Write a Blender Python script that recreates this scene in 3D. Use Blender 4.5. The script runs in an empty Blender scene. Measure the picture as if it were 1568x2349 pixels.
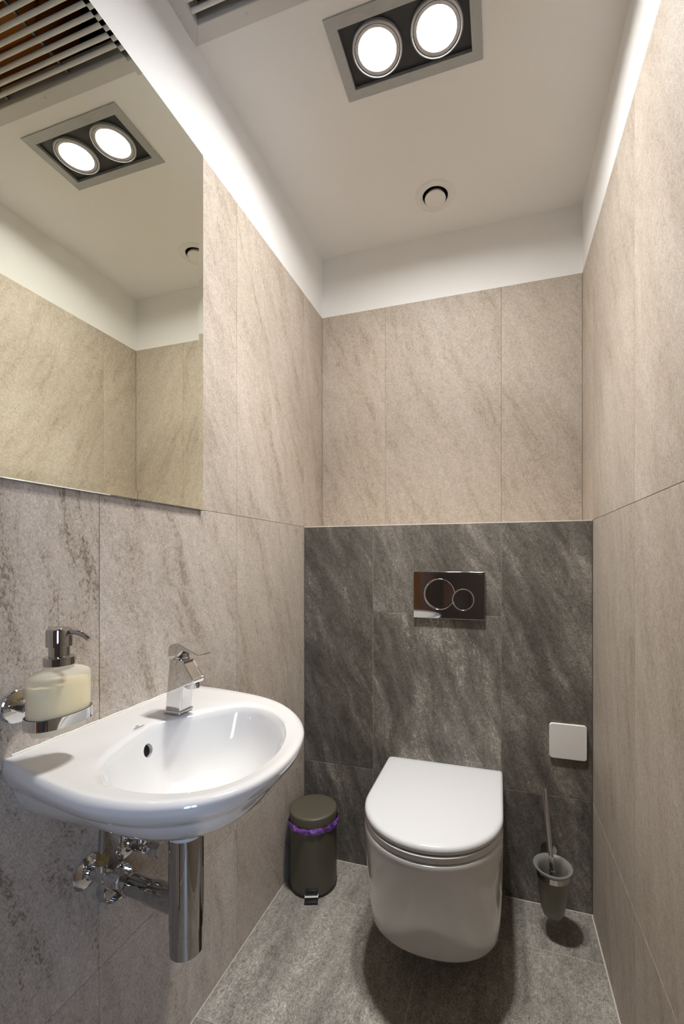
import bpy, bmesh, math, random
from mathutils import Vector, Matrix

random.seed(7)
C = bpy.context.scene.collection
SC = bpy.context.scene

# ------------------------------------------------------------------ camera
W, H = 1568, 2349
F_PX, CX, CY = 1001.13, 838.6, 1283.6
cam_d = bpy.data.cameras.new('camera')
cam = bpy.data.objects.new('camera', cam_d)
C.objects.link(cam)
cam.location = (0, 0, 1.1366)
cam.rotation_euler = (math.pi / 2, 0, 0.298)
cam_d.sensor_fit = 'HORIZONTAL'
cam_d.sensor_width = 36
cam_d.lens = 36 * F_PX / W
cam_d.shift_x = (W / 2 - CX) / W
cam_d.shift_y = (CY - H / 2) / W
cam_d.clip_start = 0.01
SC.camera = cam

# ------------------------------------------------------------------ light and exposure
LAMP_GLOW = 255.0               # radiance of the two lamp glasses
LAMP_WATT = 2.4               # power of each downward beam
LAMP_SPREAD = 84              # beam opening in degrees
SKY_STRENGTH = 13.5             # daylight behind the hall window
world = bpy.data.worlds.new('world')
SC.world = world
world.use_nodes = True
bg = world.node_tree.nodes['Background']
bg.inputs['Color'].default_value = (0.55, 0.70, 1.0, 1)
bg.inputs['Strength'].default_value = SKY_STRENGTH
SC.view_settings.view_transform = 'Standard'
SC.view_settings.look = 'None'
SC.view_settings.exposure = 0.44
SC.view_settings.gamma = 1.0
SC.view_settings.use_curve_mapping = False
SC.cycles.use_denoising = True
SC.cycles.max_bounces = 12
SC.cycles.diffuse_bounces = 8
SC.cycles.glossy_bounces = 6
SC.cycles.transparent_max_bounces = 12
SC.cycles.sample_clamp_indirect = 6
SC.cycles.caustics_reflective = False
SC.cycles.caustics_refractive = False
# the daylight enters the hall only through its window
pl = bpy.data.lights.new('window_daylight', 'AREA')
pl.shape = 'RECTANGLE'
pl.size, pl.size_y = 0.8, 1.5
pl.cycles.is_portal = True
plo = bpy.data.objects.new('window_daylight', pl)
C.objects.link(plo)
plo.location = (1.20, -1.705, 1.5)
plo.rotation_euler = (math.pi / 2, 0, 0)

# ------------------------------------------------------------------ room dimensions (metres)
XL, XR = -0.7251, 0.2833        # left / right wall faces
Y1, Y2 = 1.5492, 1.7275         # lower (boxed-in) / upper back wall faces
YB = -0.12                      # rear wall, room side
ZL, ZT, ZC = 1.2629, 2.168, 2.4187
Z3 = 0.3619


# ------------------------------------------------------------------ materials
def new_mat(name):
    m = bpy.data.materials.new(name)
    m.use_nodes = True
    nt = m.node_tree
    return m, nt, nt.nodes['Principled BSDF']


def plain(name, col, rough=0.5, metal=0.0, coat=0.0, spec=0.5):
    m, nt, p = new_mat(name)
    p.inputs['Base Color'].default_value = (*col, 1)
    p.inputs['Roughness'].default_value = rough
    p.inputs['Metallic'].default_value = metal
    p.inputs['Coat Weight'].default_value = coat
    p.inputs['Coat Roughness'].default_value = 0.03
    p.inputs['Specular IOR Level'].default_value = spec
    return m


def node(nt, typ, **kw):
    n = nt.nodes.new(typ)
    for k, v in kw.items():
        setattr(n, k, v)
    return n


def math_n(nt, op, a, b=None):
    n = node(nt, 'ShaderNodeMath', operation=op)
    for i, x in enumerate((a, b)):
        if x is None:
            continue
        if isinstance(x, (int, float)):
            n.inputs[i].default_value = x
        else:
            nt.links.new(x, n.inputs[i])
    return n.outputs[0]


def ramp(nt, fac, stops, interp='LINEAR'):
    n = node(nt, 'ShaderNodeValToRGB')
    n.color_ramp.interpolation = interp
    el = n.color_ramp.elements
    while len(el) < len(stops):
        el.new(0.5)
    for e, (pos, col) in zip(el, stops):
        e.position = pos
        e.color = col if len(col) == 4 else (*col, 1)
    nt.links.new(fac, n.inputs[0])
    return n.outputs[0]


def mixc(nt, fac, a, b, mode='MIX'):
    n = node(nt, 'ShaderNodeMix', data_type='RGBA', blend_type=mode)
    for s, x in ((0, fac), (6, a), (7, b)):
        if isinstance(x, (int, float)):
            n.inputs[s].default_value = x
        elif isinstance(x, tuple):
            n.inputs[s].default_value = (*x, 1) if len(x) == 3 else x
        else:
            nt.links.new(x, n.inputs[s])
    return n.outputs[2]


def stone(name, base, light, dark, fleck, ang=(-0.5, -0.2), fleck_amt=0.55, streak_amt=0.6,
          rough=0.45, grain=0.25, lum_jit=0.08, bump=0.12, fleck_scale=200, patch=0.6, pale=False, streak_scale=11):
    """Slate-look porcelain: clouds, slanted streaks, flecks and fine grain; every tile its own cut of it."""
    m, nt, p = new_mat(name)
    L = nt.links.new
    tc = node(nt, 'ShaderNodeTexCoord')
    oi = node(nt, 'ShaderNodeObjectInfo')
    rnd = oi.outputs['Random']
    off = node(nt, 'ShaderNodeCombineXYZ')
    L(math_n(nt, 'MULTIPLY', rnd, 37.3), off.inputs[0])
    L(math_n(nt, 'MULTIPLY', rnd, 91.7), off.inputs[1])
    L(math_n(nt, 'MULTIPLY', rnd, 53.1), off.inputs[2])
    add = node(nt, 'ShaderNodeVectorMath', operation='ADD')
    L(tc.outputs['Object'], add.inputs[0])
    L(off.outputs[0], add.inputs[1])
    # slant of the streaks, a little different on every tile
    a = math_n(nt, 'ADD', math_n(nt, 'MULTIPLY', math_n(nt, 'FRACT', math_n(nt, 'MULTIPLY', rnd, 13.7)), ang[1] - ang[0]), ang[0])
    # gentle warp so streaks bend
    wn = node(nt, 'ShaderNodeTexNoise')
    wn.inputs['Scale'].default_value = 3.0
    wn.inputs['Detail'].default_value = 2
    L(add.outputs[0], wn.inputs['Vector'])
    wsub = node(nt, 'ShaderNodeVectorMath', operation='SUBTRACT')
    L(wn.outputs['Color'], wsub.inputs[0])
    wsub.inputs[1].default_value = (0.5, 0.5, 0.5)
    wsc = node(nt, 'ShaderNodeVectorMath', operation='SCALE')
    L(wsub.outputs[0], wsc.inputs[0])
    wsc.inputs['Scale'].default_value = 0.10
    wadd = node(nt, 'ShaderNodeVectorMath', operation='ADD')
    L(add.outputs[0], wadd.inputs[0])
    L(wsc.outputs[0], wadd.inputs[1])
    rot = node(nt, 'ShaderNodeVectorRotate', rotation_type='Z_AXIS')
    L(wadd.outputs[0], rot.inputs['Vector'])
    L(a, rot.inputs['Angle'])

    def noise(scale, sx, sy, detail, rgh, dist=0.0):
        mul = node(nt, 'ShaderNodeVectorMath', operation='MULTIPLY')
        L(rot.outputs[0], mul.inputs[0])
        mul.inputs[1].default_value = (sx, sy, 1)
        n = node(nt, 'ShaderNodeTexNoise')
        n.inputs['Scale'].default_value = scale
        n.inputs['Detail'].default_value = detail
        n.inputs['Roughness'].default_value = rgh
        n.inputs['Distortion'].default_value = dist
        L(mul.outputs[0], n.inputs['Vector'])
        return n.outputs['Fac']
    streak = noise(30, 1, 0.16, 8, 0.60, 0.25)
    streak2 = noise(streak_scale, 1, 0.20, 8, 0.62, 0.35)
    cloud = noise(4.5, 1, 0.45, 6, 0.60, 0.6)
    fl = noise(fleck_scale, 1, 0.50, 6, 0.70, 0.4)
    fine = noise(400, 1, 0.60, 2, 0.6)
    fine2 = noise(165, 1, 0.55, 4, 0.7)
    mid = noise(58, 1, 0.60, 6, 0.72, 0.5)
    s = ramp(nt, streak, [(0.38, (0, 0, 0)), (0.64, (1, 1, 1))])
    s2 = ramp(nt, streak2, [(0.36, (0, 0, 0)), (0.50, (0.35, 0.35, 0.35)), (0.66, (1, 1, 1))])
    cl = ramp(nt, cloud, [(0.34, (0, 0, 0)), (0.68, (1, 1, 1))])
    col = mixc(nt, math_n(nt, 'MULTIPLY', s2, streak_amt), base, light)
    low = math_n(nt, 'MULTIPLY', math_n(nt, 'SUBTRACT', 1.0, s), math_n(nt, 'SUBTRACT', 1.15, s2))
    col = mixc(nt, math_n(nt, 'MULTIPLY', low, streak_amt), col, dark)
    col = mixc(nt, math_n(nt, 'MULTIPLY', math_n(nt, 'SUBTRACT', 1.0, cl), patch * 0.5), col, dark)
    # small flecks that crowd together inside the darker streaks
    crowd = math_n(nt, 'ADD', fl, math_n(nt, 'MULTIPLY', math_n(nt, 'SUBTRACT', s2 if pale else low, 0.45), 0.24))
    f1 = ramp(nt, crowd, [(0.575, (0, 0, 0)), (0.69, (1, 1, 1))])
    famt = math_n(nt, 'MULTIPLY', fleck_amt, math_n(nt, 'ADD', 0.45, math_n(nt, 'MULTIPLY', math_n(nt, 'FRACT', math_n(nt, 'MULTIPLY', rnd, 3.17)), 0.75)))
    col = mixc(nt, math_n(nt, 'MULTIPLY', f1, famt), col, fleck)
    g = math_n(nt, 'ADD', math_n(nt, 'MULTIPLY', fine, 0.45), math_n(nt, 'ADD', math_n(nt, 'MULTIPLY', fine2, 0.30), math_n(nt, 'MULTIPLY', mid, 0.25)))
    gr = ramp(nt, g, [(0.38, (1 - grain,) * 3), (0.62, (1 + grain,) * 3)])
    col = mixc(nt, 1.0, col, gr, 'MULTIPLY')
    jit = math_n(nt, 'ADD', math_n(nt, 'MULTIPLY', math_n(nt, 'FRACT', math_n(nt, 'MULTIPLY', rnd, 7.31)), 2 * lum_jit), 1 - lum_jit)
    jc = node(nt, 'ShaderNodeCombineColor')
    for i in range(3):
        L(jit, jc.inputs[i])
    col = mixc(nt, 1.0, col, jc.outputs[0], 'MULTIPLY')
    L(col, p.inputs['Base Color'])
    p.inputs['Roughness'].default_value = rough
    hgt = math_n(nt, 'ADD', math_n(nt, 'MULTIPLY', fine2, 0.5), math_n(nt, 'MULTIPLY', fl, 0.8))
    b = node(nt, 'ShaderNodeBump')
    b.inputs['Strength'].default_value = bump
    b.inputs['Distance'].default_value = 0.003
    L(hgt, b.inputs['Height'])
    L(b.outputs[0], p.inputs['Normal'])
    return m


M = {}
M['tile_light'] = stone('beige_stone_tile', (0.475, 0.415, 0.350), (0.57, 0.515, 0.455), (0.37, 0.31, 0.25), (0.16, 0.12, 0.09),
                        fleck_amt=0.85, rough=0.6, streak_amt=0.66, grain=0.30, lum_jit=0.05)
M['tile_soft'] = stone('beige_stone_tile_plain', (0.475, 0.415, 0.345), (0.56, 0.505, 0.44), (0.385, 0.32, 0.25), (0.22, 0.17, 0.125),
                       fleck_amt=0.45, rough=0.6, streak_amt=0.52, grain=0.28, lum_jit=0.05)
M['tile_dark'] = stone('dark_slate_tile', (0.175, 0.160, 0.139), (0.37, 0.343, 0.302), (0.066, 0.060, 0.052), (0.42, 0.39, 0.345),
                       fleck_amt=0.60, streak_amt=0.68, grain=0.55, streak_scale=14, ang=(-0.46, -0.24), patch=0.95, lum_jit=0.16, fleck_scale=130, pale=True)
M['tile_floor'] = stone('grey_slate_floor_tile', (0.285, 0.263, 0.232), (0.42, 0.392, 0.350), (0.15, 0.138, 0.121), (0.50, 0.465, 0.405),
                        ang=(-0.12, 0.12), fleck_amt=0.35, streak_amt=0.6, grain=0.60, pale=True, lum_jit=0.02, rough=0.4)
M['grout_light'] = plain('beige_grout', (0.26, 0.225, 0.185), 0.9)
M['grout_dark'] = plain('pale_grout_on_slate', (0.30, 0.275, 0.24), 0.9)
M['grout_floor'] = plain('pale_floor_grout', (0.52, 0.48, 0.42), 0.9)


def paint_mat(name, col):
    m, nt, p = new_mat(name)
    tc = node(nt, 'ShaderNodeTexCoord')
    n = node(nt, 'ShaderNodeTexNoise')
    n.inputs['Scale'].default_value = 180
    n.inputs['Detail'].default_value = 3
    nt.links.new(tc.outputs['Object'], n.inputs['Vector'])
    b = node(nt, 'ShaderNodeBump')
    b.inputs['Strength'].default_value = 0.05
    b.inputs['Distance'].default_value = 0.002
    nt.links.new(n.outputs['Fac'], b.inputs['Height'])
    nt.links.new(b.outputs[0], p.inputs['Normal'])
    p.inputs['Base Color'].default_value = (*col, 1)
    p.inputs['Roughness'].default_value = 0.75
    return m


M['paint'] = paint_mat('white_wall_paint', (0.87, 0.865, 0.85))
M['ceil'] = paint_mat('white_ceiling_paint', (0.89, 0.88, 0.865))
M['hall'] = paint_mat('grey_hall_paint', (0.30, 0.28, 0.26))
M['ceramic'] = plain('white_glazed_ceramic', (0.71, 0.71, 0.705), 0.12, coat=1.0)
M['plastic_white'] = plain('white_gloss_plastic', (0.64, 0.645, 0.65), 0.16, coat=0.5)
M['plastic_cover'] = plain('white_satin_plastic', (0.84, 0.82, 0.78), 0.4)
M['chrome'] = plain('polished_chrome', (0.70, 0.70, 0.71), 0.035, 1.0)
M['chrome_dark'] = plain('dark_polished_chrome', (0.50, 0.49, 0.48), 0.04, 1.0)
M['brass'] = plain('aged_brass_nut', (0.52, 0.42, 0.25), 0.2, 1.0)
M['steel'] = plain('brushed_grey_metal', (0.30, 0.30, 0.295), 0.42, 0.6)
M['black'] = plain('black_plastic', (0.012, 0.012, 0.012), 0.4)
M['hole'] = plain('painted_hollow_shade', (0.006, 0.006, 0.005), 0.8)  # near-black colour standing in for the shade inside openings
M['lamp_black'] = plain('black_lamp_panel', (0.020, 0.024, 0.030), 0.35)
M['lamp_ring'] = plain('silver_lamp_ring', (0.52, 0.52, 0.53), 0.35, 0.25)
M['vent'] = plain('white_coated_vent_metal', (0.62, 0.60, 0.58), 0.5)
M['vent_bar'] = plain('white_vent_bar', (0.74, 0.72, 0.68), 0.5)
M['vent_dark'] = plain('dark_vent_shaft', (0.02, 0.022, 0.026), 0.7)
M['orange'] = plain('orange_brown_duct', (0.55, 0.19, 0.03), 0.6)
M['bin'] = plain('olive_brown_enamel', (0.088, 0.079, 0.056), 0.42)
M['wood'] = plain('orange_brown_door_wood', (0.24, 0.11, 0.045), 0.35)
M['panel'] = plain('dark_brown_wall_panel', (0.27, 0.20, 0.16), 0.4)
M['rubber'] = plain('dark_gasket', (0.03, 0.03, 0.03), 0.5)
M['gasket'] = plain('white_gasket', (0.6, 0.6, 0.58), 0.4)
M['print'] = plain('grey_print', (0.10, 0.10, 0.11), 0.5)
M['silicone'] = plain('white_silicone', (0.7, 0.68, 0.63), 0.5)


def lamp_mat():
    m = bpy.data.materials.new('glowing_lamp_glass')
    m.use_nodes = True
    nt = m.node_tree
    nt.nodes.remove(nt.nodes['Principled BSDF'])
    e = node(nt, 'ShaderNodeEmission')
    e.inputs['Color'].default_value = (1.0, 0.98, 0.955, 1)
    e.inputs['Strength'].default_value = LAMP_GLOW
    nt.links.new(e.outputs[0], nt.nodes['Material Output'].inputs[0])
    return m


M['lamp'] = lamp_mat()


def mirror_mat():
    m = bpy.data.materials.new('silvered_mirror_glass')
    m.use_nodes = True
    nt = m.node_tree
    nt.nodes.remove(nt.nodes['Principled BSDF'])
    g = node(nt, 'ShaderNodeBsdfGlossy')
    g.inputs['Color'].default_value = (0.95, 0.96, 0.85, 1)
    g.inputs['Roughness'].default_value = 0.0
    nt.links.new(g.outputs[0], nt.nodes['Material Output'].inputs[0])
    return m


M['mirror'] = mirror_mat()
M['mirror_edge'] = plain('green_glass_edge', (0.30, 0.36, 0.30), 0.1)


def frosted(name, col, clear):
    """Frosted glass: scatters most light, lets some straight through."""
    m, nt, p = new_mat(name)
    L = nt.links.new
    p.inputs['Base Color'].default_value = (*col, 1)
    p.inputs['Roughness'].default_value = 0.38
    tl = node(nt, 'ShaderNodeBsdfTranslucent')
    tl.inputs['Color'].default_value = (*col, 1)
    tr = node(nt, 'ShaderNodeBsdfTransparent')
    tr.inputs['Color'].default_value = (0.97, 0.97, 0.95, 1)
    m1 = node(nt, 'ShaderNodeMixShader')
    m1.inputs[0].default_value = 0.5
    L(p.outputs[0], m1.inputs[1])
    L(tl.outputs[0], m1.inputs[2])
    m2 = node(nt, 'ShaderNodeMixShader')
    m2.inputs[0].default_value = clear
    L(m1.outputs[0], m2.inputs[1])
    L(tr.outputs[0], m2.inputs[2])
    L(m2.outputs[0], nt.nodes['Material Output'].inputs[0])
    return m


M['frost'] = frosted('frosted_glass', (0.88, 0.87, 0.80), 0.52)
M['frost_cup'] = frosted('frosted_brush_glass', (0.44, 0.44, 0.385), 0.20)
M['soap'] = plain('cream_liquid_soap', (0.93, 0.81, 0.50), 0.4)
M['soap'].node_tree.nodes['Principled BSDF'].inputs['Subsurface Weight'].default_value = 0.3
M['soap'].node_tree.nodes['Principled BSDF'].inputs['Subsurface Radius'].default_value = (0.02, 0.015, 0.008)


def liner_mat():
    m, nt, p = new_mat('purple_bin_liner')
    p.inputs['Base Color'].default_value = (0.22, 0.075, 0.42, 1)
    p.inputs['Roughness'].default_value = 0.22
    tc = node(nt, 'ShaderNodeTexCoord')
    n = node(nt, 'ShaderNodeTexNoise')
    n.inputs['Scale'].default_value = 90
    n.inputs['Detail'].default_value = 4
    nt.links.new(tc.outputs['Object'], n.inputs['Vector'])
    b = node(nt, 'ShaderNodeBump')
    b.inputs['Strength'].default_value = 0.6
    b.inputs['Distance'].default_value = 0.004
    nt.links.new(n.outputs['Fac'], b.inputs['Height'])
    nt.links.new(b.outputs[0], p.inputs['Normal'])
    nt.links.new(ramp(nt, n.outputs['Fac'], [(0.35, (0.085, 0.025, 0.19)), (0.65, (0.28, 0.11, 0.46))]), p.inputs['Base Color'])
    return m


M['liner'] = liner_mat()


def braid_mat():
    m, nt, p = new_mat('braided_steel_hose')
    tc = node(nt, 'ShaderNodeTexCoord')
    w1 = node(nt, 'ShaderNodeTexWave', wave_type='BANDS', bands_direction='DIAGONAL')
    w1.inputs['Scale'].default_value = 260
    nt.links.new(tc.outputs['Object'], w1.inputs['Vector'])
    nt.links.new(ramp(nt, w1.outputs['Fac'], [(0.3, (0.06, 0.055, 0.05)), (0.7, (0.6, 0.58, 0.54))]), p.inputs['Base Color'])
    p.inputs['Metallic'].default_value = 0.8
    p.inputs['Roughness'].default_value = 0.35
    return m


M['braid'] = braid_mat()


def brushed_mat():
    m, nt, p = new_mat('brushed_lamp_frame')
    tc = node(nt, 'ShaderNodeTexCoord')
    mp = node(nt, 'ShaderNodeMapping')
    mp.inputs['Scale'].default_value = (8, 400, 8)
    nt.links.new(tc.outputs['Object'], mp.inputs['Vector'])
    n = node(nt, 'ShaderNodeTexNoise')
    n.inputs['Scale'].default_value = 3
    nt.links.new(mp.outputs[0], n.inputs['Vector'])
    nt.links.new(ramp(nt, n.outputs['Fac'], [(0.3, (0.36, 0.37, 0.37)), (0.7, (0.48, 0.49, 0.49))]), p.inputs['Base Color'])
    p.inputs['Metallic'].default_value = 0.3
    p.inputs['Roughness'].default_value = 0.45
    return m


M['lamp_frame'] = brushed_mat()


# ------------------------------------------------------------------ helpers
def link(o):
    C.objects.link(o)
    return o


def tag(o, label=None, cat=None, group=None, kind=None):
    if label:
        o['label'] = label
    if cat:
        o['category'] = cat
    if group:
        o['group'] = group
    if kind:
        o['kind'] = kind
    return o


def thing(name, loc, label, cat, group=None):
    o = bpy.data.objects.new(name, None)
    o.empty_display_size = 0.05
    o.location = loc
    link(o)
    return tag(o, label, cat, group)


def origin(o):
    v = Vector((0, 0, 0))
    while o is not None:
        v += o.location
        o = o.parent
    return v


def obj(name, bm, mat, parent=None, smooth=None, wn=False):
    """Link a bmesh built in world coordinates as one mesh object under its thing."""
    if parent is not None:
        bmesh.ops.translate(bm, verts=bm.verts, vec=-origin(parent))
    bmesh.ops.recalc_face_normals(bm, faces=bm.faces)
    if smooth is not None:
        lim = math.radians(smooth)
        for f in bm.faces:
            f.smooth = True
        for e in bm.edges:
            if len(e.link_faces) == 2 and e.calc_face_angle(0) > lim:
                e.smooth = False
    me = bpy.data.meshes.new(name)
    bm.to_mesh(me)
    bm.free()
    me.materials.append(M[mat] if isinstance(mat, str) else mat)
    o = bpy.data.objects.new(name, me)
    if parent is not None:
        o.parent = parent
    link(o)
    if wn:                     # large flat faces stay flat beside their rounded edges
        md = o.modifiers.new('weighted_normals', 'WEIGHTED_NORMAL')
        md.keep_sharp = True
    return o


def add_box(bm, x0, x1, y0, y1, z0, z1, bevel=0.0, seg=2):
    b2 = bmesh.new()
    bmesh.ops.create_cube(b2, size=1)
    for v in b2.verts:
        v.co = Vector(((x0 + x1) / 2 + v.co.x * (x1 - x0), (y0 + y1) / 2 + v.co.y * (y1 - y0), (z0 + z1) / 2 + v.co.z * (z1 - z0)))
    if bevel:
        bmesh.ops.bevel(b2, geom=b2.edges[:], offset=bevel, segments=seg, affect='EDGES', profile=0.5)
    merge(bm, b2)


def merge(bm, b2):
    me = bpy.data.meshes.new('tmp')
    b2.to_mesh(me)
    b2.free()
    bm.from_mesh(me)
    bpy.data.meshes.remove(me)


def box(*a, **k):
    bm = bmesh.new()
    add_box(bm, *a, **k)
    return bm


def frame_for(d):
    d = Vector(d).normalized()
    up = Vector((0, 0, 1)) if abs(d.z) < 0.95 else Vector((0, 1, 0))
    u = up.cross(d).normalized()
    return u, d.cross(u).normalized(), d


def add_loft(bm, rings, cap0=True, cap1=True, closed=True):
    vs = [[bm.verts.new(p) for p in r] for r in rings]
    n = len(rings[0])
    for a, b in zip(vs, vs[1:]):
        for i in range(n if closed else n - 1):
            j = (i + 1) % n
            bm.faces.new((a[i], a[j], b[j], b[i]))
    if cap0:
        bm.faces.new(vs[0][::-1])
    if cap1:
        bm.faces.new(vs[-1])


def add_lathe(bm, prof, base, axis=(0, 0, 1), seg=40, cap0=True, cap1=True, sx=1.0, sy=1.0):
    u, v, d = frame_for(axis)
    base = Vector(base)
    rings = []
    for r, t in prof:
        rings.append([base + d * t + u * (r * sx * math.cos(2 * math.pi * i / seg)) + v * (r * sy * math.sin(2 * math.pi * i / seg)) for i in range(seg)])
    add_loft(bm, rings, cap0, cap1)


def lathe(*a, **k):
    bm = bmesh.new()
    add_lathe(bm, *a, **k)
    return bm


def add_tube(bm, pts, r, seg=14):
    pts = [Vector(p) for p in pts]
    rings = []
    u = None
    for i, p in enumerate(pts):
        d = (pts[min(i + 1, len(pts) - 1)] - pts[max(i - 1, 0)]).normalized()
        if u is None:
            u, v, _ = frame_for(d)
        else:
            u = (u - d * u.dot(d)).normalized()
            v = d.cross(u)
        rr = r[i] if isinstance(r, (list, tuple)) else r
        rings.append([p + u * rr * math.cos(2 * math.pi * k / seg) + v * rr * math.sin(2 * math.pi * k / seg) for k in range(seg)])
    add_loft(bm, rings)


def tube(*a, **k):
    bm = bmesh.new()
    add_tube(bm, *a, **k)
    return bm


def add_torus(bm, c, axis, R, r, seg=56, sub=10):
    u, v, d = frame_for(axis)
    c = Vector(c)
    rings = []
    for i in range(seg + 1):
        t = 2 * math.pi * i / seg
        e = u * math.cos(t) + v * math.sin(t)
        rings.append([c + e * (R + r * math.cos(2 * math.pi * k / sub)) + d * (r * math.sin(2 * math.pi * k / sub)) for k in range(sub)])
    add_loft(bm, rings, False, False)
    bmesh.ops.remove_doubles(bm, verts=bm.verts, dist=1e-6)


def add_prism_y(bm, prof, y0, y1, bevel=0.0, seg=3):
    """Extrude an (x, z) outline from y0 to y1."""
    b2 = bmesh.new()
    add_loft(b2, [[Vector((x, y, z)) for x, z in prof] for y in (y0, y1)])
    bmesh.ops.recalc_face_normals(b2, faces=b2.faces)
    if bevel:
        bmesh.ops.bevel(b2, geom=b2.edges[:], offset=bevel, segments=seg, affect='EDGES', profile=0.5)
    merge(bm, b2)


def rounded_rect(x0, x1, z0, z1, r, n=8):
    out = []
    for cx, cz, a0 in ((x1 - r, z1 - r, 0), (x0 + r, z1 - r, 90), (x0 + r, z0 + r, 180), (x1 - r, z0 + r, 270)):
        for i in range(n + 1):
            a = math.radians(a0 + 90 * i / n)
            out.append((cx + r * math.cos(a), cz + r * math.sin(a)))
    return out


# ------------------------------------------------------------------ setting: tiles
TILE_T = 0.009
AXES = {
    'left': (Vector((0, 1, 0)), Vector((0, 0, 1)), Vector((1, 0, 0))),
    'right': (Vector((0, -1, 0)), Vector((0, 0, 1)), Vector((-1, 0, 0))),
    'back': (Vector((1, 0, 0)), Vector((0, 0, 1)), Vector((0, -1, 0))),
    'rear': (Vector((-1, 0, 0)), Vector((0, 0, 1)), Vector((0, 1, 0))),
    'floor': (Vector((1, 0, 0)), Vector((0, 1, 0)), Vector((0, 0, 1))),
}
tile_cache = {}


def tile(parent, side, plane, a0, a1, b0, b1, mat, gap=0.001):
    """One tile: a along the wall (world x or y), b up (world z, or y on the floor); face lies at `plane`."""
    w, h = round(a1 - a0 - 2 * gap, 5), round(b1 - b0 - 2 * gap, 5)
    key = (w, h, mat)
    if key not in tile_cache:
        bm = bmesh.new()
        add_box(bm, -w / 2, w / 2, -h / 2, h / 2, -TILE_T, 0, bevel=0.0005, seg=1)
        me = bpy.data.meshes.new('tile')
        bm.to_mesh(me)
        bm.free()
        me.materials.append(M[mat])
        tile_cache[key] = me
    o = bpy.data.objects.new('tile', tile_cache[key])
    lx, ly, lz = AXES[side]
    am, bmid = (a0 + a1) / 2, (b0 + b1) / 2
    if side in ('left', 'right'):
        loc = Vector((plane, am, bmid))
    elif side in ('back', 'rear'):
        loc = Vector((am, plane, bmid))
    else:
        loc = Vector((am, bmid, plane))
    o.matrix_world = Matrix(((lx.x, ly.x, lz.x, loc.x), (lx.y, ly.y, lz.y, loc.y), (lx.z, ly.z, lz.z, loc.z), (0, 0, 0, 1)))
    o.parent = parent
    link(o)
    return o


def structure(name, bm, mat):
    return tag(obj(name, bm, mat), kind='structure')


PIT = 0.452
rowz = [(0.0, Z3), (Z3, ZL), (ZL, ZT)]

# left wall
bm = bmesh.new()
add_box(bm, XL - 0.10, XL - TILE_T - 0.001, YB - 0.10, Y2 + 0.10, -0.02, ZT)
add_box(bm, XL - 0.10, XL - 0.0015, YB - 0.10, Y2 + 0.10, ZT, ZC)
wl = structure('wall_left', bm, 'paint')
obj('grout', box(XL - TILE_T - 0.001, XL - 0.0012, YB, Y2 + 0.005, 0, ZT - 0.0005), 'grout_light', wl)
yj = 1.0946
cols = [YB, yj - 2 * PIT, yj - PIT, yj, yj + PIT, Y2]
for r, (z0, z1) in enumerate(rowz):
    for c0, c1 in zip(cols, cols[1:]):
        if r < 2 and c0 >= Y1 - 0.01:
            continue
        e1 = min(c1, Y1) if r < 2 else c1
        tile(wl, 'left', XL, c0, e1, z0, z1, 'tile_soft' if r == 2 or c0 > 1.0 else 'tile_light', 0.0006)

# right wall
bm = bmesh.new()
add_box(bm, XR + TILE_T + 0.001, XR + 0.10, YB - 0.10, Y2 + 0.10, -0.02, ZT)
add_box(bm, XR + 0.0015, XR + 0.10, YB - 0.10, Y2 + 0.10, ZT, ZC)
wr = structure('wall_right', bm, 'paint')
obj('grout', box(XR + 0.0012, XR + TILE_T + 0.001, YB, Y2 + 0.005, 0, ZT - 0.0005), 'grout_light', wr)
yj = 1.0919
cols = [YB, yj - 2 * PIT, yj - PIT, yj, yj + PIT, Y2]
for r, (z0, z1) in enumerate(rowz):
    for c0, c1 in zip(cols, cols[1:]):
        if r < 2 and c0 >= Y1 - 0.01:
            continue
        e1 = min(c1, Y1) if r < 2 else c1
        tile(wr, 'right', XR, c0, e1, z0, z1, 'tile_soft', 0.0006)

# back wall: upper wall and boxed-in lower part
bm = bmesh.new()
add_box(bm, XL - 0.10, XR + 0.10, Y2 + TILE_T + 0.001, Y2 + 0.10, -0.02, ZT)
add_box(bm, XL - 0.10, XR + 0.10, Y2 + 0.0015, Y2 + 0.10, ZT, ZC)
add_box(bm, XL - 0.005, XR + 0.005, Y1 + TILE_T + 0.001, Y2 + 0.02, 0, ZL - TILE_T - 0.001)
wb = structure('wall_back', bm, 'paint')
obj('grout', box(XL, XR, Y2 + 0.0012, Y2 + TILE_T + 0.001, ZL, ZT - 0.0005), 'grout_light', wb)
gr = obj('grout', box(XL, XR, Y1 + 0.0010, Y1 + TILE_T + 0.001, 0, ZL - 0.0005), 'grout_dark', wb)
gA = -0.448
for c0, c1 in ((XL, gA), (gA, gA + PIT), (gA + PIT, XR)):
    tile(wb, 'back', Y1, c0, c1, 0, Z3, 'tile_dark')
tile(wb, 'back', Y1, XL, gA, Z3, ZL - 0.0005, 'tile_dark')
tile(wb, 'back', Y1, gA, gA + PIT, Z3, 0.944, 'tile_dark', 0.0007)
tile(wb, 'back', Y1, gA, gA + PIT, 0.944, ZL - 0.0005, 'tile_dark', 0.0007)
tile(wb, 'back', Y1, gA + PIT, XR, Z3, ZL - 0.0005, 'tile_dark')
gB = -0.4468
for c0, c1 in ((XL, gB), (gB, gB + PIT), (gB + PIT, XR)):
    tile(wb, 'back', Y2, c0, c1, ZL, ZT, 'tile_soft', 0.0006)
    # ledge on top of the boxed-in part
    tile(wb, 'floor', ZL, c0, c1, Y1 + 0.002, Y2, 'tile_light', 0.0006)
# pale strip that closes the ledge edge
structure('trim_1', box(XL, XR, Y1 + 0.0002, Y1 + 0.0022, ZL - 0.0022, ZL + 0.0012), 'silicone')

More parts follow.
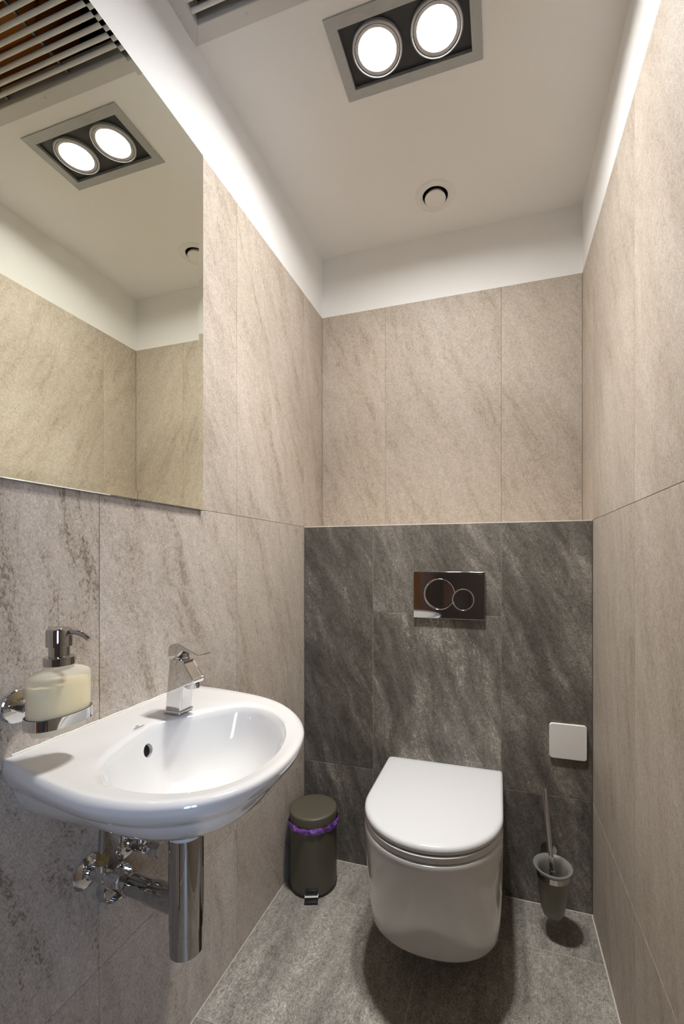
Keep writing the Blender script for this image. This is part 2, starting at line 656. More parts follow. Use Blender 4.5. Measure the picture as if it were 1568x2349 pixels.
# floor
fl = structure('floor', box(XL - 0.10, XR + 0.10, YB - 0.14, Y2, -0.06, -TILE_T - 0.001), 'grout_floor')
obj('grout', box(XL - 0.008, XR + 0.008, YB - 0.12, Y1 + 0.01, -TILE_T - 0.001, -0.0010), 'grout_floor', fl)
YF = 1.3675
tile(fl, 'floor', 0, XL + 0.002, XR - 0.003, YF, Y1 - 0.003, 'tile_floor')
xs = -0.2235
tile(fl, 'floor', 0, XL + 0.002, xs, YF - PIT, YF, 'tile_floor')
tile(fl, 'floor', 0, xs, XR - 0.003, YF - PIT, YF, 'tile_floor')
tile(fl, 'floor', 0, XL + 0.002, 0.1, YF - 2 * PIT, YF - PIT, 'tile_floor')
tile(fl, 'floor', 0, 0.1, XR - 0.003, YF - 2 * PIT, YF - PIT, 'tile_floor')
tile(fl, 'floor', 0, XL + 0.002, xs, YB - 0.11, YF - 2 * PIT, 'tile_floor')
tile(fl, 'floor', 0, xs, XR - 0.003, YB - 0.11, YF - 2 * PIT, 'tile_floor')


# ceiling with openings for the grille, the lamp and the valve
def plate(bm, xs_, ys_, z0, z1, holes):
    for x0, x1 in zip(xs_, xs_[1:]):
        for y0, y1 in zip(ys_, ys_[1:]):
            mx, my = (x0 + x1) / 2, (y0 + y1) / 2
            if any(a < mx < b and c < my < d for a, b, c, d in holes):
                continue
            add_box(bm, x0, x1, y0, y1, z0, z1)


VX0, VX1, VY0, VY1 = XL + 0.032, XR - 0.032, 0.335, 0.8825      # grille opening
LX0, LX1, LY0, LY1 = -0.3765, -0.0660, 0.9870, 1.1300           # lamp opening
VC = Vector((-0.2180, 1.5430, ZC))
bm = bmesh.new()
plate(bm, [XL - 0.1, VX0, LX0, VC.x - 0.046, VC.x + 0.046, LX1, VX1, XR + 0.1],
      [YB - 0.1, VY0, VY1, LY0, LY1, VC.y - 0.046, VC.y + 0.046, Y2 + 0.1], ZC, ZC + 0.03,
      [(VX0, VX1, VY0, VY1), (LX0, LX1, LY0, LY1), (VC.x - 0.046, VC.x + 0.046, VC.y - 0.046, VC.y + 0.046)])
bmesh.ops.remove_doubles(bm, verts=bm.verts, dist=1e-5)
structure('ceiling', bm, 'ceil')

# rear wall with the door opening, the hall behind it
DX0, DX1, DZ = -0.58, 0.25, 2.06
bm = bmesh.new()
add_box(bm, XL - 0.1, DX0, YB - 0.10, YB, -0.02, ZC)
add_box(bm, DX1, XR + 0.1, YB - 0.10, YB, -0.02, ZC)
add_box(bm, DX0, DX1, YB - 0.10, YB, DZ, ZC)
structure('wall_rear', bm, 'paint')
bm = bmesh.new()
add_box(bm, DX0, DX0 + 0.02, YB - 0.115, YB + 0.012, 0, DZ)
add_box(bm, DX1 - 0.02, DX1, YB - 0.115, YB + 0.012, 0, DZ)
add_box(bm, DX0 + 0.02, DX1 - 0.02, YB - 0.115, YB + 0.012, DZ - 0.02, DZ)
add_box(bm, DX0 - 0.075, DX0, YB + 0.0005, YB + 0.012, 0, DZ + 0.075)
add_box(bm, DX0, DX1, YB + 0.0005, YB + 0.012, DZ, DZ + 0.075)
d1 = structure('door_1', bm, 'wood')
obj('door_leaf', box(DX0 - 0.035, DX0 + 0.004, YB - 0.87, YB - 0.118, 0.008, DZ - 0.02, bevel=0.002), 'wood', d1)
bm = bmesh.new()
for sx in (DX0 + 0.004,):
    add_tube(bm, [(sx, YB - 0.81, 1.02), (sx + 0.045, YB - 0.81, 1.02), (sx + 0.05, YB - 0.80, 1.02), (sx + 0.05, YB - 0.69, 1.02)], 0.009)
obj('door_handle', bm, 'chrome', d1, 40)

HX0, HX1, HY = -1.6, 2.6, -1.70
structure('floor_hall', box(HX0, HX1, HY - 0.1, YB - 0.14, -0.06, 0.0), 'tile_floor')
structure('ceiling_hall', box(HX0, HX1, HY - 0.1, YB - 0.10, 2.55, 2.60), 'hall')
bm = bmesh.new()
add_box(bm, HX0 - 0.1, HX0, HY - 0.1, YB - 0.10, -0.06, 2.60)
add_box(bm, HX1, HX1 + 0.1, HY - 0.1, YB - 0.10, -0.06, 2.60)
add_box(bm, HX0, XL - 0.1, YB - 0.10, YB - 0.02, -0.06, 2.60)
add_box(bm, XR + 0.1, HX1, YB - 0.10, YB - 0.02, -0.06, 2.60)
add_box(bm, XL - 0.1, XR + 0.1, YB - 0.10, YB - 0.02, ZC + 0.03, 2.60)
structure('wall_hall', bm, 'hall')
WX0, WX1, WZ0, WZ1 = 0.80, 1.60, 0.75, 2.25
bm = bmesh.new()
add_box(bm, HX0, WX0, HY - 0.1, HY, -0.06, 2.60)
add_box(bm, WX1, HX1, HY - 0.1, HY, -0.06, 2.60)
add_box(bm, WX0, WX1, HY - 0.1, HY, -0.06, WZ0)
add_box(bm, WX0, WX1, HY - 0.1, HY, WZ1, 2.60)
structure('wall_far', bm, 'panel')
bm = bmesh.new()
for x0, x1 in ((WX0, WX0 + 0.05), (1.17, 1.23), (WX1 - 0.05, WX1)):
    add_box(bm, x0, x1, HY - 0.08, HY - 0.02, WZ0, WZ1)
for z0, z1 in ((WZ0, WZ0 + 0.05), (WZ1 - 0.05, WZ1)):
    add_box(bm, WX0 + 0.05, 1.17, HY - 0.08, HY - 0.02, z0, z1)
    add_box(bm, 1.23, WX1 - 0.05, HY - 0.08, HY - 0.02, z0, z1)
structure('window_1', bm, 'wood')

# ------------------------------------------------------------------ ceiling lamp
t = thing('ceiling_lamp', (-0.2215, 1.0585, ZC), 'recessed twin spot ceiling lamp with brushed grey frame', 'lamp')
bm = bmesh.new()
ox0, ox1, oy0, oy1 = -0.4030, -0.0408, 0.9610, 1.1548
zf0, zf1 = ZC - 0.003, ZC
add_box(bm, ox0, LX0, oy0, oy1, zf0, zf1)
add_box(bm, LX1, ox1, oy0, oy1, zf0, zf1)
add_box(bm, LX0, LX1, oy0, LY0, zf0, zf1)
add_box(bm, LX0, LX1, LY1, oy1, zf0, zf1)
for a in (LX0, LX1):
    add_box(bm, a - 0.0008, a + 0.0008, LY0, LY1, zf0 + 0.0002, ZC + 0.028)
for b in (LY0, LY1):
    add_box(bm, LX0, LX1, b - 0.0008, b + 0.0008, zf0 + 0.0002, ZC + 0.028)
obj('frame', bm, 'lamp_frame', t)
bm = bmesh.new()
loops = [[(LX0, LY0), (LX1, LY0), (LX1, LY1), (LX0, LY1)]]
for cx in (-0.2950, -0.1462):
    loops.append([(cx + 0.0600 * math.cos(2 * math.pi * i / 48), 1.0588 + 0.0600 * math.sin(2 * math.pi * i / 48)) for i in range(48)])
ed_ = []
for lp in loops:
    vs_ = [bm.verts.new((x, y, ZC + 0.006)) for x, y in lp]
    ed_ += [bm.edges.new((vs_[i], vs_[(i + 1) % len(vs_)])) for i in range(len(vs_))]
bmesh.ops.triangle_fill(bm, edges=ed_, use_beauty=True)
obj('back_panel', bm, 'lamp_black', t)
for cx in (-0.2950, -0.1462):
    c = (cx, 1.0588, ZC)
    bm = bmesh.new()
    add_lathe(bm, [(0.0630, 0.006), (0.0630, -0.001), (0.0610, -0.003), (0.0590, -0.003), (0.0582, -0.001), (0.0580, 0.003),
                   (0.0560, 0.003), (0.0555, -0.001), (0.0490, -0.0008), (0.0476, -0.0004), (0.0470, 0.0008), (0.0468, 0.018)], c, seg=64, cap0=False, cap1=False)
    ring = obj('spot_ring', bm, 'lamp_ring', t, 30)
    obj('lamp_glass', lathe([(0.0468, 0.0125), (0.0468, 0.0105)], c, seg=48), 'lamp', ring)
    beam = bpy.data.lights.new('lamp_beam', 'AREA')
    beam.shape = 'DISK'
    beam.size = 0.090
    beam.energy = LAMP_WATT
    beam.spread = math.radians(LAMP_SPREAD)
    beam.color = (1.0, 0.98, 0.955)
    bo = bpy.data.objects.new('lamp_beam', beam)
    bo.location = (cx - t.location.x, c[1] - t.location.y, 0.0100)
    bo.parent = t
    link(bo)

# ------------------------------------------------------------------ ceiling vent grille
t = thing('vent_grille', ((XL + XR) / 2, 0.62, ZC), 'long white bar grille in a flat metal frame above the mirror', 'vent')
bm = bmesh.new()
gx0, gx1, gy0, gy1 = XL + 0.0015, XR - 0.0015, 0.30, 0.9165
zf0 = ZC - 0.0025
for quad in (((gx0, gy1), (gx1, gy1), (VX1, VY1), (VX0, VY1)), ((gx0, gy0), (VX0, VY0), (VX1, VY0), (gx1, gy0)),
             ((gx0, gy0), (gx0, gy1), (VX0, VY1), (VX0, VY0)), ((gx1, gy0), (VX1, VY0), (VX1, VY1), (gx1, gy1))):
    cxm = sum(q[0] for q in quad) / 4
    cym = sum(q[1] for q in quad) / 4
    pts = []
    for x, y in quad:       # hairline mitre gap
        v = Vector((cxm - x, cym - y)).normalized() * 0.0003
        pts.append((x + v.x, y + v.y))
    add_loft(bm, [[Vector((x, y, z)) for x, y in pts] for z in (zf0, ZC)])
obj('frame', bm, 'vent', t)
bm = bmesh.new()
for a in ((VX0 + 0.0003, VX0 + 0.0013, VY0, VY1), (VX1 - 0.0013, VX1 - 0.0003, VY0, VY1), (VX0, VX1, VY0 + 0.0003, VY0 + 0.0013), (VX0, VX1, VY1 - 0.0013, VY1 - 0.0003)):
    add_box(bm, *a, zf0 + 0.0003, ZC + 0.055)
obj('collar', bm, 'vent', t)
bar_me = None
k = 0
y = 0.8605
while y > VY0 + 0.01:
    if bar_me is None:
        b2 = bmesh.new()
        add_tube(b2, [(VX0 + 0.0015, y, ZC + 0.007), (VX1 - 0.0015, y, ZC + 0.007)], 0.0047, 16)
        for v in b2.verts:                       # oval rods, deeper than wide
            v.co.z = ZC + 0.007 + (v.co.z - ZC - 0.007) * 1.25
        first = obj('bar', b2, 'vent_bar', t, 40)
        bar_me = first.data
    else:
        o = first.copy()
        o.location = (0, y - 0.8605, 0)
        link(o)
    y -= 0.0214
for x in (-0.56, -0.335, -0.11, 0.11):
    obj('cross_wire', box(x - 0.003, x + 0.003, VY0, VY1, ZC + 0.014, ZC + 0.020), 'steel', t)
for x in (-0.568, -0.2275, 0.115):
    s = obj('screw', lathe([(0.0034, -0.0005), (0.0030, -0.0018), (0.0012, -0.0022)], (x, 0.8970, ZC - 0.002), seg=16), 'vent', t, 30)
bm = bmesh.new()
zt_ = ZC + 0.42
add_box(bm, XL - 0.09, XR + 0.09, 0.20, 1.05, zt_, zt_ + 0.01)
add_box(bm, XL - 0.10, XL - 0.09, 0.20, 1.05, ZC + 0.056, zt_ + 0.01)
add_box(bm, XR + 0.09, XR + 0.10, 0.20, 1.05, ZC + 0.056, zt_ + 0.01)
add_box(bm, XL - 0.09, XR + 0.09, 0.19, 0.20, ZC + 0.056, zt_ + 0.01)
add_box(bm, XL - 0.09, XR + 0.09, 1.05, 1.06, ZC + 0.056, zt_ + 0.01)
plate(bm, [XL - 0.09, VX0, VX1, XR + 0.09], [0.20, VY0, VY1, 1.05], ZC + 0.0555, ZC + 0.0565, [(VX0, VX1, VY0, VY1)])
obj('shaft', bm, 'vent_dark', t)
t = thing('air_duct', (-0.07, 0.89, 2.55), 'orange brown duct seen through the ceiling grille in the mirror', 'duct')
bm = bmesh.new()
add_box(bm, -0.243, 0.10, 0.800, 0.868, 2.552, 2.832, bevel=0.012)
obj('duct_body', bm, 'orange', t, 30)
bm = bmesh.new()
add_box(bm, -0.243, 0.10, 0.870, 0.99, 2.552, 2.832, bevel=0.004)
obj('duct_flange', bm, 'orange', t, 30)

# ------------------------------------------------------------------ round exhaust valve
t = thing('exhaust_valve', VC, 'round white ventilation valve in the ceiling above the toilet', 'vent')
bm = lathe([(0.0440, 0.0005), (0.0445, -0.0025), (0.049, -0.0045), (0.060, -0.0050), (0.0675, -0.003), (0.0700, -0.0003), (0.0700, 0.0)], VC, seg=64, cap0=False, cap1=False)
obj('valve_ring', bm, 'plastic_cover', t, 40)
obj('valve_throat', lathe([(0.0440, 0.0002), (0.0435, 0.045)], VC, seg=40, cap0=False), 'hole', t, 40)
obj('valve_disc', lathe([(0.028, 0.004), (0.0360, -0.0075), (0.0368, -0.0105), (0.0355, -0.0125), (0.0330, -0.0130)], VC, seg=48), 'plastic_cover', t, 30)
obj('stem', lathe([(0.004, 0.004), (0.004, 0.044)], VC, seg=12), 'steel', t)

# ------------------------------------------------------------------ mirror
t = thing('wall_mirror', (XL, 0.66, 1.7), 'wide frameless mirror on the left wall over the washbasin', 'mirror')
mx = XL + 0.008
my0, my1, mz0, mz1 = 0.372, 0.9370, 1.2605, 2.1610
bv, bd = 0.0190, 0.0007
bm = bmesh.new()
fr = [Vector((mx, y, z)) for y, z in ((my0 + bv, mz0 + bv), (my1 - bv, mz0 + bv), (my1 - bv, mz1 - bv), (my0 + bv, mz1 - bv))]
eg = [Vector((mx - bd, y, z)) for y, z in ((my0, mz0), (my1, mz0), (my1, mz1), (my0, mz1))]
ar = 0.0016      # ground arris all round
eg0 = [Vector((mx - bd - 0.0011, y, z)) for y, z in ((my0, mz0), (my1, mz0), (my1, mz1), (my0, mz1))]
eg = [Vector((mx - bd, y, z)) for y, z in ((my0 + ar, mz0 + ar), (my1 - ar, mz0 + ar), (my1 - ar, mz1 - ar), (my0 + ar, mz1 - ar))]
add_loft(bm, [eg0, eg, fr], cap0=False)
obj('glass', bm, 'mirror', t)
obj('backing', box(XL + 0.003, mx - bd - 0.0012, my0, my1, mz0, mz1), 'mirror_edge', t)
for yy in (0.48, 0.84):
    for zz in (1.40, 2.02):
        obj('mounting_pad', box(XL, XL + 0.0032, yy - 0.03, yy + 0.03, zz - 0.02, zz + 0.02), 'rubber', t)

# ------------------------------------------------------------------ flush plate
PY = Y1 - 0.0115
t = thing('flush_plate', (-0.1715, Y1, 1.012), 'chrome dual flush plate with two round buttons above the toilet', 'flush plate')
px0, px1, pz0, pz1 = -0.2948, -0.0487, 0.9300, 1.0940
bm = bmesh.new()
add_box(bm, px0, px1, PY, Y1 + 0.0005, pz0, pz1, bevel=0.0012)
obj('plate', bm, 'chrome_dark', t, 60, wn=True)
for cx, cz, R, dy in ((-0.2030, 1.0150, 0.0530, 0.0), (-0.1214, 0.9980, 0.0358, 0.0011)):
    c = (cx, PY + 0.0006 - dy, cz)
    prof = [(R, 0.0), (R, 0.0016), (R - 0.0015, 0.0022)] + [(max((R - 0.0015) * q, 0.0004), 0.0022 - 0.0014 * (1 - q * q)) for q in (0.92, 0.8, 0.6, 0.4, 0.2, 0.0)]
    b_ = obj('flush_button', lathe(prof, c, (0, -1, 0), 72), 'chrome_dark', t, 30)
    bm = bmesh.new()
    add_torus(bm, (cx, PY - 0.0008 - dy, cz), (0, -1, 0), R + 0.0006, 0.0013, 72, 10)
    obj('button_ring', bm, 'chrome', b_, 60)


def text_mesh(body, size):
    cu = bpy.data.curves.new('lettering', 'FONT')
    cu.body = body
    cu.size = size
    cu.align_x = 'CENTER'
    cu.align_y = 'CENTER'
    cu.extrude = 0.00012
    cu.resolution_u = 3
    o = bpy.data.objects.new('lettering', cu)
    link(o)
    dg = bpy.context.evaluated_depsgraph_get()
    me = bpy.data.meshes.new_from_object(o.evaluated_get(dg))
    bpy.data.objects.remove(o)
    bpy.data.curves.remove(cu)
    bm_ = bmesh.new()
    bm_.from_mesh(me)
    bpy.data.meshes.remove(me)
    return bm_


bm = text_mesh('GEBERIT', 0.0042)
bmesh.ops.transform(bm, matrix=Matrix.Translation((-0.0645, PY - 0.00015, 1.0862)) @ Matrix.Rotation(math.pi / 2, 4, 'X'), verts=bm.verts)
obj('lettering', bm, 'steel', t)

# ------------------------------------------------------------------ square inspection cover
t = thing('inspection_cover', (0.2105, Y1, 0.546), 'square white plastic cover plate low on the dark wall', 'cover plate')
bm = bmesh.new()
rr = rounded_rect(0.1548, 0.2662, 0.4895, 0.6025, 0.009)
cxr, czr = 0.2105, 0.546
rings = []
for inset, yy in ((0, 0.0), (0, 0.0065), (0.0006, 0.0078), (0.0018, 0.0085)):
    rings.append([Vector((cxr + (x - cxr) * (1 - inset / 0.0557), Y1 + 0.0003 - yy, czr + (z - czr) * (1 - inset / 0.0565))) for x, z in rr])
add_loft(bm, rings)
obj('cover', bm, 'plastic_cover', t, 60, wn=True)
obj('screw', lathe([(0.0024, 0.0), (0.0024, 0.0004), (0.0010, 0.0005), (0.0009, -0.0008)], (cxr, Y1 - 0.0083, czr), (0, -1, 0), 16), 'plastic_cover', t, 30)


# ------------------------------------------------------------------ toilet
TX = -0.1840 * 0.972
TK, EYE = 0.972, 1.1366           # overall size of the toilet


def d_ring(z, half, yf, ys, yb, n=2.0, rb=0.012, N=40):
    """D outline seen from above: straight back at yb, straight sides to ys, round front reaching yf."""
    pts = []
    half, yf, ys, z = half * TK, yf * TK, ys * TK, EYE - (EYE - z) * TK
    yb = yb if yb >= Y1 else yb * TK
    for i in range(N + 1):                       # front arc, left to right
        a = math.pi - math.pi * i / N
        ca, sa = math.cos(a), math.sin(a)
        x = math.copysign(abs(ca) ** (2 / n), ca)
        yv = abs(sa) ** (2 / n)
        pts.append(Vector((TX + half * x, ys - (ys - yf) * yv, z)))
    for q in (0.33, 0.66):
        pts.append(Vector((TX + half, ys + (yb - rb - ys) * q, z)))
    for i in range(5):
        a = math.pi / 2 * i / 4
        pts.append(Vector((TX + half - rb + rb * math.cos(a), yb - rb + rb * math.sin(a), z)))
    for i in range(5):
        a = math.pi / 2 + math.pi / 2 * i / 4
        pts.append(Vector((TX - half + rb + rb * math.cos(a), yb - rb + rb * math.sin(a), z)))
    for q in (0.66, 0.33):
        pts.append(Vector((TX - half, ys + (yb - rb - ys) * q, z)))
    return pts


t = thing('toilet', (TX, Y1, 0), 'white wall hung toilet with closed D shaped lid on the dark wall', 'toilet')
bm = bmesh.new()
yb = Y1 + 0.0003
rings = [d_ring(0.0850, 0.170, 1.160, 1.300, yb, 2.25, 0.004),
         d_ring(0.0865, 0.178, 1.148, 1.300, yb, 2.25, 0.004),
         d_ring(0.0910, 0.1835, 1.140, 1.300, yb, 2.25, 0.004),
         d_ring(0.0990, 0.1858, 1.1345, 1.298, yb, 2.25, 0.004),
         d_ring(0.1600, 0.1885, 1.1130, 1.285, yb, 2.2, 0.004),
         d_ring(0.2400, 0.1910, 1.0860, 1.270, yb, 2.12, 0.004),
         d_ring(0.3200, 0.1925, 1.0620, 1.255, yb, 2.05, 0.004),
         d_ring(0.3700, 0.1930, 1.0500, 1.247, yb, 2.0, 0.004),
         d_ring(0.3905, 0.1930, 1.0470, 1.245, yb, 2.0, 0.004),
         d_ring(0.3965, 0.1912, 1.0490, 1.245, yb, 2.0, 0.004),
         d_ring(0.3985, 0.1870, 1.0530, 1.245, yb, 2.0, 0.004),
         d_ring(0.3985, 0.1300, 1.1100, 1.260, 1.46, 2.0, 0.03),
         d_ring(0.3700, 0.1250, 1.1160, 1.262, 1.455, 2.0, 0.03),
         d_ring(0.2800, 0.0700, 1.1900, 1.290, 1.42, 2.0, 0.03)]
add_loft(bm, rings)
bowl = obj('bowl', bm, 'ceramic', t, 40)
bm = bmesh.new()
rings = [d_ring(0.4010, 0.1890, 1.0520, 1.247, 1.500, 2.0),
         d_ring(0.4025, 0.1910, 1.0500, 1.247, 1.502, 2.0),
         d_ring(0.4160, 0.1910, 1.0500, 1.247, 1.502, 2.0),
         d_ring(0.4180, 0.1890, 1.0520, 1.247, 1.500, 2.0),
         d_ring(0.4180, 0.1250, 1.1150, 1.262, 1.42, 2.0, 0.04),
         d_ring(0.4010, 0.1250, 1.1150, 1.262, 1.42, 2.0, 0.04)]
add_loft(bm, rings + [rings[0]], False, False)
bmesh.ops.remove_doubles(bm, verts=bm.verts, dist=1e-5)
obj('seat', bm, 'plastic_white', t, 35)
bm = bmesh.new()
rings = [d_ring(0.4215, 0.1890, 1.0570, 1.248, 1.500, 2.0),
         d_ring(0.4222, 0.1920, 1.0540, 1.248, 1.504, 2.0),
         d_ring(0.4265, 0.1936, 1.0522, 1.248, 1.506, 2.0),
         d_ring(0.4325, 0.1932, 1.0528, 1.248, 1.506, 2.0),
         d_ring(0.4375, 0.1915, 1.0560, 1.250, 1.505, 2.0),
         d_ring(0.4405, 0.1880, 1.0620, 1.252, 1.503, 2.0),
         d_ring(0.4418, 0.1835, 1.0690, 1.254, 1.499, 2.0),
         d_ring(0.4422, 0.1600, 1.0950, 1.260, 1.480, 2.0),
         d_ring(0.4424, 0.0800, 1.1800, 1.280, 1.420, 2.0)]
add_loft(bm, rings)
obj('lid', bm, 'plastic_white', t, 40)
for sx in (-0.075, 0.075):
    obj('hinge', lathe([(0.012, 0.398 + 0.0197), (0.012, 0.4218 + 0.0197)], (TX + sx, 1.445, 0), seg=20), 'chrome', t, 40)
    for zz in ((0.3978 + 0.0205, 0.4012 + 0.0205), (0.4178 + 0.0200, 0.4218 + 0.0199)):
        obj('buffer', box(TX + sx * 2 - 0.008, TX + sx * 2 + 0.008, 1.20, 1.23, *zz), 'gasket', t)

# ------------------------------------------------------------------ washbasin
BX, BY = -0.500, 0.655        # centre of the bowl opening
OUT = [(-0.7251, 0.474), (-0.690, 0.464), (-0.640, 0.451), (-0.590, 0.441), (-0.545, 0.4345), (-0.505, 0.4325), (-0.460, 0.437), (-0.425, 0.447), (-0.388, 0.465),
       (-0.355, 0.494), (-0.331, 0.535), (-0.319, 0.583), (-0.3185, 0.640), (-0.330, 0.700), (-0.351, 0.753), (-0.390, 0.808),
       (-0.445, 0.855), (-0.510, 0.884), (-0.590, 0.896), (-0.665, 0.899), (-0.7251, 0.897)]
INN = [(-0.366, 0.700), (-0.350, 0.650), (-0.347, 0.600), (-0.358, 0.545), (-0.385, 0.508), (-0.425, 0.484), (-0.475, 0.473), (-0.525, 0.480),
       (-0.565, 0.500), (-0.590, 0.535), (-0.605, 0.580), (-0.620, 0.630), (-0.627, 0.672), (-0.612, 0.700), (-0.590, 0.728),
       (-0.572, 0.765), (-0.550, 0.797), (-0.520, 0.818), (-0.480, 0.815), (-0.435, 0.790), (-0.395, 0.750)]


def polar(poly, ang):
    d = Vector((math.cos(ang), math.sin(ang)))
    best = None
    n = len(poly)
    for i in range(n):
        a = Vector(poly[i]) - Vector((BX, BY))
        b = Vector(poly[(i + 1) % n]) - Vector((BX, BY))
        e = b - a
        den = d.x * e.y - d.y * e.x
        if abs(den) < 1e-12:
            continue
        tt = (a.x * e.y - a.y * e.x) / den
        s = (a.x * d.y - a.y * d.x) / den
        if tt > 0 and -1e-6 <= s <= 1 + 1e-6:
            best = tt if best is None else max(best, tt)
    return best


def smooth_poly(poly, closed, it=2, keep=()):
    for _ in range(it):
        out = []
        n = len(poly)
        for i in range(n if closed else n - 1):
            a, b = Vector(poly[i]), Vector(poly[(i + 1) % n])
            out += [tuple(a * 0.75 + b * 0.25), tuple(a * 0.25 + b * 0.75)]
        if not closed:
            out = [poly[0]] + out + [poly[-1]]
        poly = out
    return poly


OUTS = smooth_poly(OUT, False)
INNS = smooth_poly(INN, True)
NA = 144
angs = [2 * math.pi * i / NA for i in range(NA)]
for cx_, cy_ in (OUT[0], OUT[-1]):              # put a point exactly on each wall corner
    ca_ = math.atan2(cy_ - BY, cx_ + 0.0002 - BX) % (2 * math.pi)
    k_ = min(range(NA), key=lambda i: abs(angs[i] - ca_))
    angs[k_] = ca_
ro = [polar(OUTS, a) for a in angs]
ri = [polar(INNS, a) for a in angs]
XW = XL + 0.0004


def topz(x):
    return 0.8215 + 0.0085 * max(0.0, min(1.0, (-x - 0.34) / 0.36))


def pt(a, r, z):
    return Vector((max(BX + math.cos(a) * r, XW), BY + math.sin(a) * r, z))


def is_wall(i):
    return BX + math.cos(angs[i]) * ro[i] < XL + 0.004


def out_ring(off, z, rel_top=False):
    """Outer outline moved in by off (metres) except where it touches the wall."""
    r = []
    for i, a in enumerate(angs):
        x = BX + math.cos(a) * ro[i]
        q = min(1.0, max(0.0, (x - XL - 0.004) / 0.03))
        p = pt(a, ro[i] - off * (0.15 + 0.85 * q if off > 0 else q), z)
        if is_wall(i):
            p = pt(a, ro[i], z)
        if rel_top:
            p.z = topz(p.x) + z
        r.append(p)
    return r


def inset_ring(d, z, rel=False):
    """Outline drawn in by d; less along the wall, where the points stay on the wall."""
    r = []
    for i, a in enumerate(angs):
        x0, y0 = BX + math.cos(a) * ro[i], BY + math.sin(a) * ro[i]
        q = min(1.0, max(0.0, (x0 - XL) / 0.16))
        q = q * q * (3 - 2 * q)
        f = 0.80 + 0.20 * q
        k = max(0.05, (ro[i] - d * f) / ro[i])
        x = BX + (x0 - BX) * k
        y = BY + (y0 - BY) * k
        g = min(1.0, max(0.0, (x0 - XL) / 0.10))
        x = x0 + (x - x0) * g * g * (3 - 2 * g)
        x = XW if is_wall(i) else max(x, XW)
        r.append(Vector((x, y, z + (topz(x) if rel else 0))))
    return r


def in_ring(k, dz, zabs=None):
    r = []
    for i, a in enumerate(angs):
        p = pt(a, ri[i] * k, 0)
        p.z = topz(p.x) + dz if zabs is None else zabs
        r.append(p)
    return r


def mix_ring(w, dz):
    r = []
    for i, a in enumerate(angs):
        rr_ = (ro[i] - 0.014) * (1 - w) + ri[i] * w
        if rr_ < ri[i]:
            rr_ = ri[i] + (ro[i] - ri[i]) * 0.3
        p = pt(a, rr_, 0)
        p.z = topz(p.x) + dz
        # shallow soap recess on the left of the deck
        dx, dy = (p.x + 0.648) / 0.045, (p.y - 0.548) / 0.055
        p.z -= 0.0025 * math.exp(-(dx * dx + dy * dy) * 1.2)
        r.append(p)
    return r


t = thing('washbasin', (XL, 0.66, 0.82), 'small white ceramic washbasin on the left wall with offset tap hole', 'washbasin')


def shifted(ring, c, k, z):
    return [Vector((c[0] + (p.x - c[0]) * k, c[1] + (p.y - c[1]) * k, z)) for p in ring]


DRAIN = (-0.530, 0.645)
b0 = in_ring(1.0, 0)


def bowl_ring(k, z):
    return [Vector((DRAIN[0] + (p.x - DRAIN[0]) * k, DRAIN[1] + (p.y - DRAIN[1]) * k, z)) for p in b0]


rings = [inset_ring(0.165, 0.7115), inset_ring(0.135, 0.713), inset_ring(0.110, 0.7175), inset_ring(0.085, 0.7265), inset_ring(0.062, 0.740),
         inset_ring(0.045, 0.755), inset_ring(0.0350, 0.768), inset_ring(0.0305, 0.776), inset_ring(0.0288, 0.7788),
         inset_ring(0.0262, 0.7808), inset_ring(0.0215, 0.7838), inset_ring(0.0140, 0.7895), inset_ring(0.0065, 0.798), inset_ring(0.0015, 0.807),
         inset_ring(-0.0005, 0.813), inset_ring(0.0003, 0.8178), inset_ring(0.0022, 0.8205), inset_ring(0.0055, 0.0003, True), inset_ring(0.0100, 0.0012, True)]
rings += [mix_ring(0.12, 0.0004), mix_ring(0.5, -0.0004), mix_ring(0.85, -0.0014),
          in_ring(1.025, -0.0030), in_ring(1.0, -0.0062), bowl_ring(0.975, 0.809), bowl_ring(0.945, 0.796), bowl_ring(0.90, 0.775), bowl_ring(0.82, 0.748),
          bowl_ring(0.68, 0.724), bowl_ring(0.48, 0.711), bowl_ring(0.25, 0.7045), bowl_ring(0.13, 0.702)]
bm = bmesh.new()
add_loft(bm, rings)
basin = obj('basin', bm, 'ceramic', t, 70)
# overflow hole in the bowl side, cut through the glaze
OV = Vector((-0.6210, 0.6480, 0.7850))
ov_dir = Vector((0.94, -0.12, 0.30)).normalized()
cut = obj('overflow_cutter', lathe([(0.0120, -0.020), (0.0120, 0.03)], OV, ov_dir, 32), 'hole', t)
md = basin.modifiers.new('overflow', 'BOOLEAN')
md.object = cut
md.operation = 'DIFFERENCE'
md.solver = 'EXACT'
dg = bpy.context.evaluated_depsgraph_get()
me2 = bpy.data.meshes.new_from_object(basin.evaluated_get(dg))
basin.modifiers.clear()
basin.data = me2
bpy.data.objects.remove(cut)
me2.materials.clear()
me2.materials.append(M['ceramic'])
for p_ in me2.polygons:
    p_.material_index = 0
bm = lathe([(0.0116, -0.0190), (0.0116, -0.0060)], OV, ov_dir, 24)  # black disc set in the pocket, painting the shade deep in the overflow
obj('overflow_shade_disc', bm, 'hole', t, 40)
obj('waste_boss', lathe([(0.0420, 0.720), (0.0370, 0.706), (0.0345, 0.690), (0.0335, 0.665), (0.0325, 0.6642)], (DRAIN[0], DRAIN[1], 0), seg=48), 'ceramic', t, 40)
# waste in the bowl
obj('waste', lathe([(0.0225, -0.002), (0.0225, 0.0008), (0.020, 0.002), (0.012, 0.0024), (0.0115, 0.001)], (DRAIN[0], DRAIN[1], 0.7025), seg=36), 'chrome', t, 35)
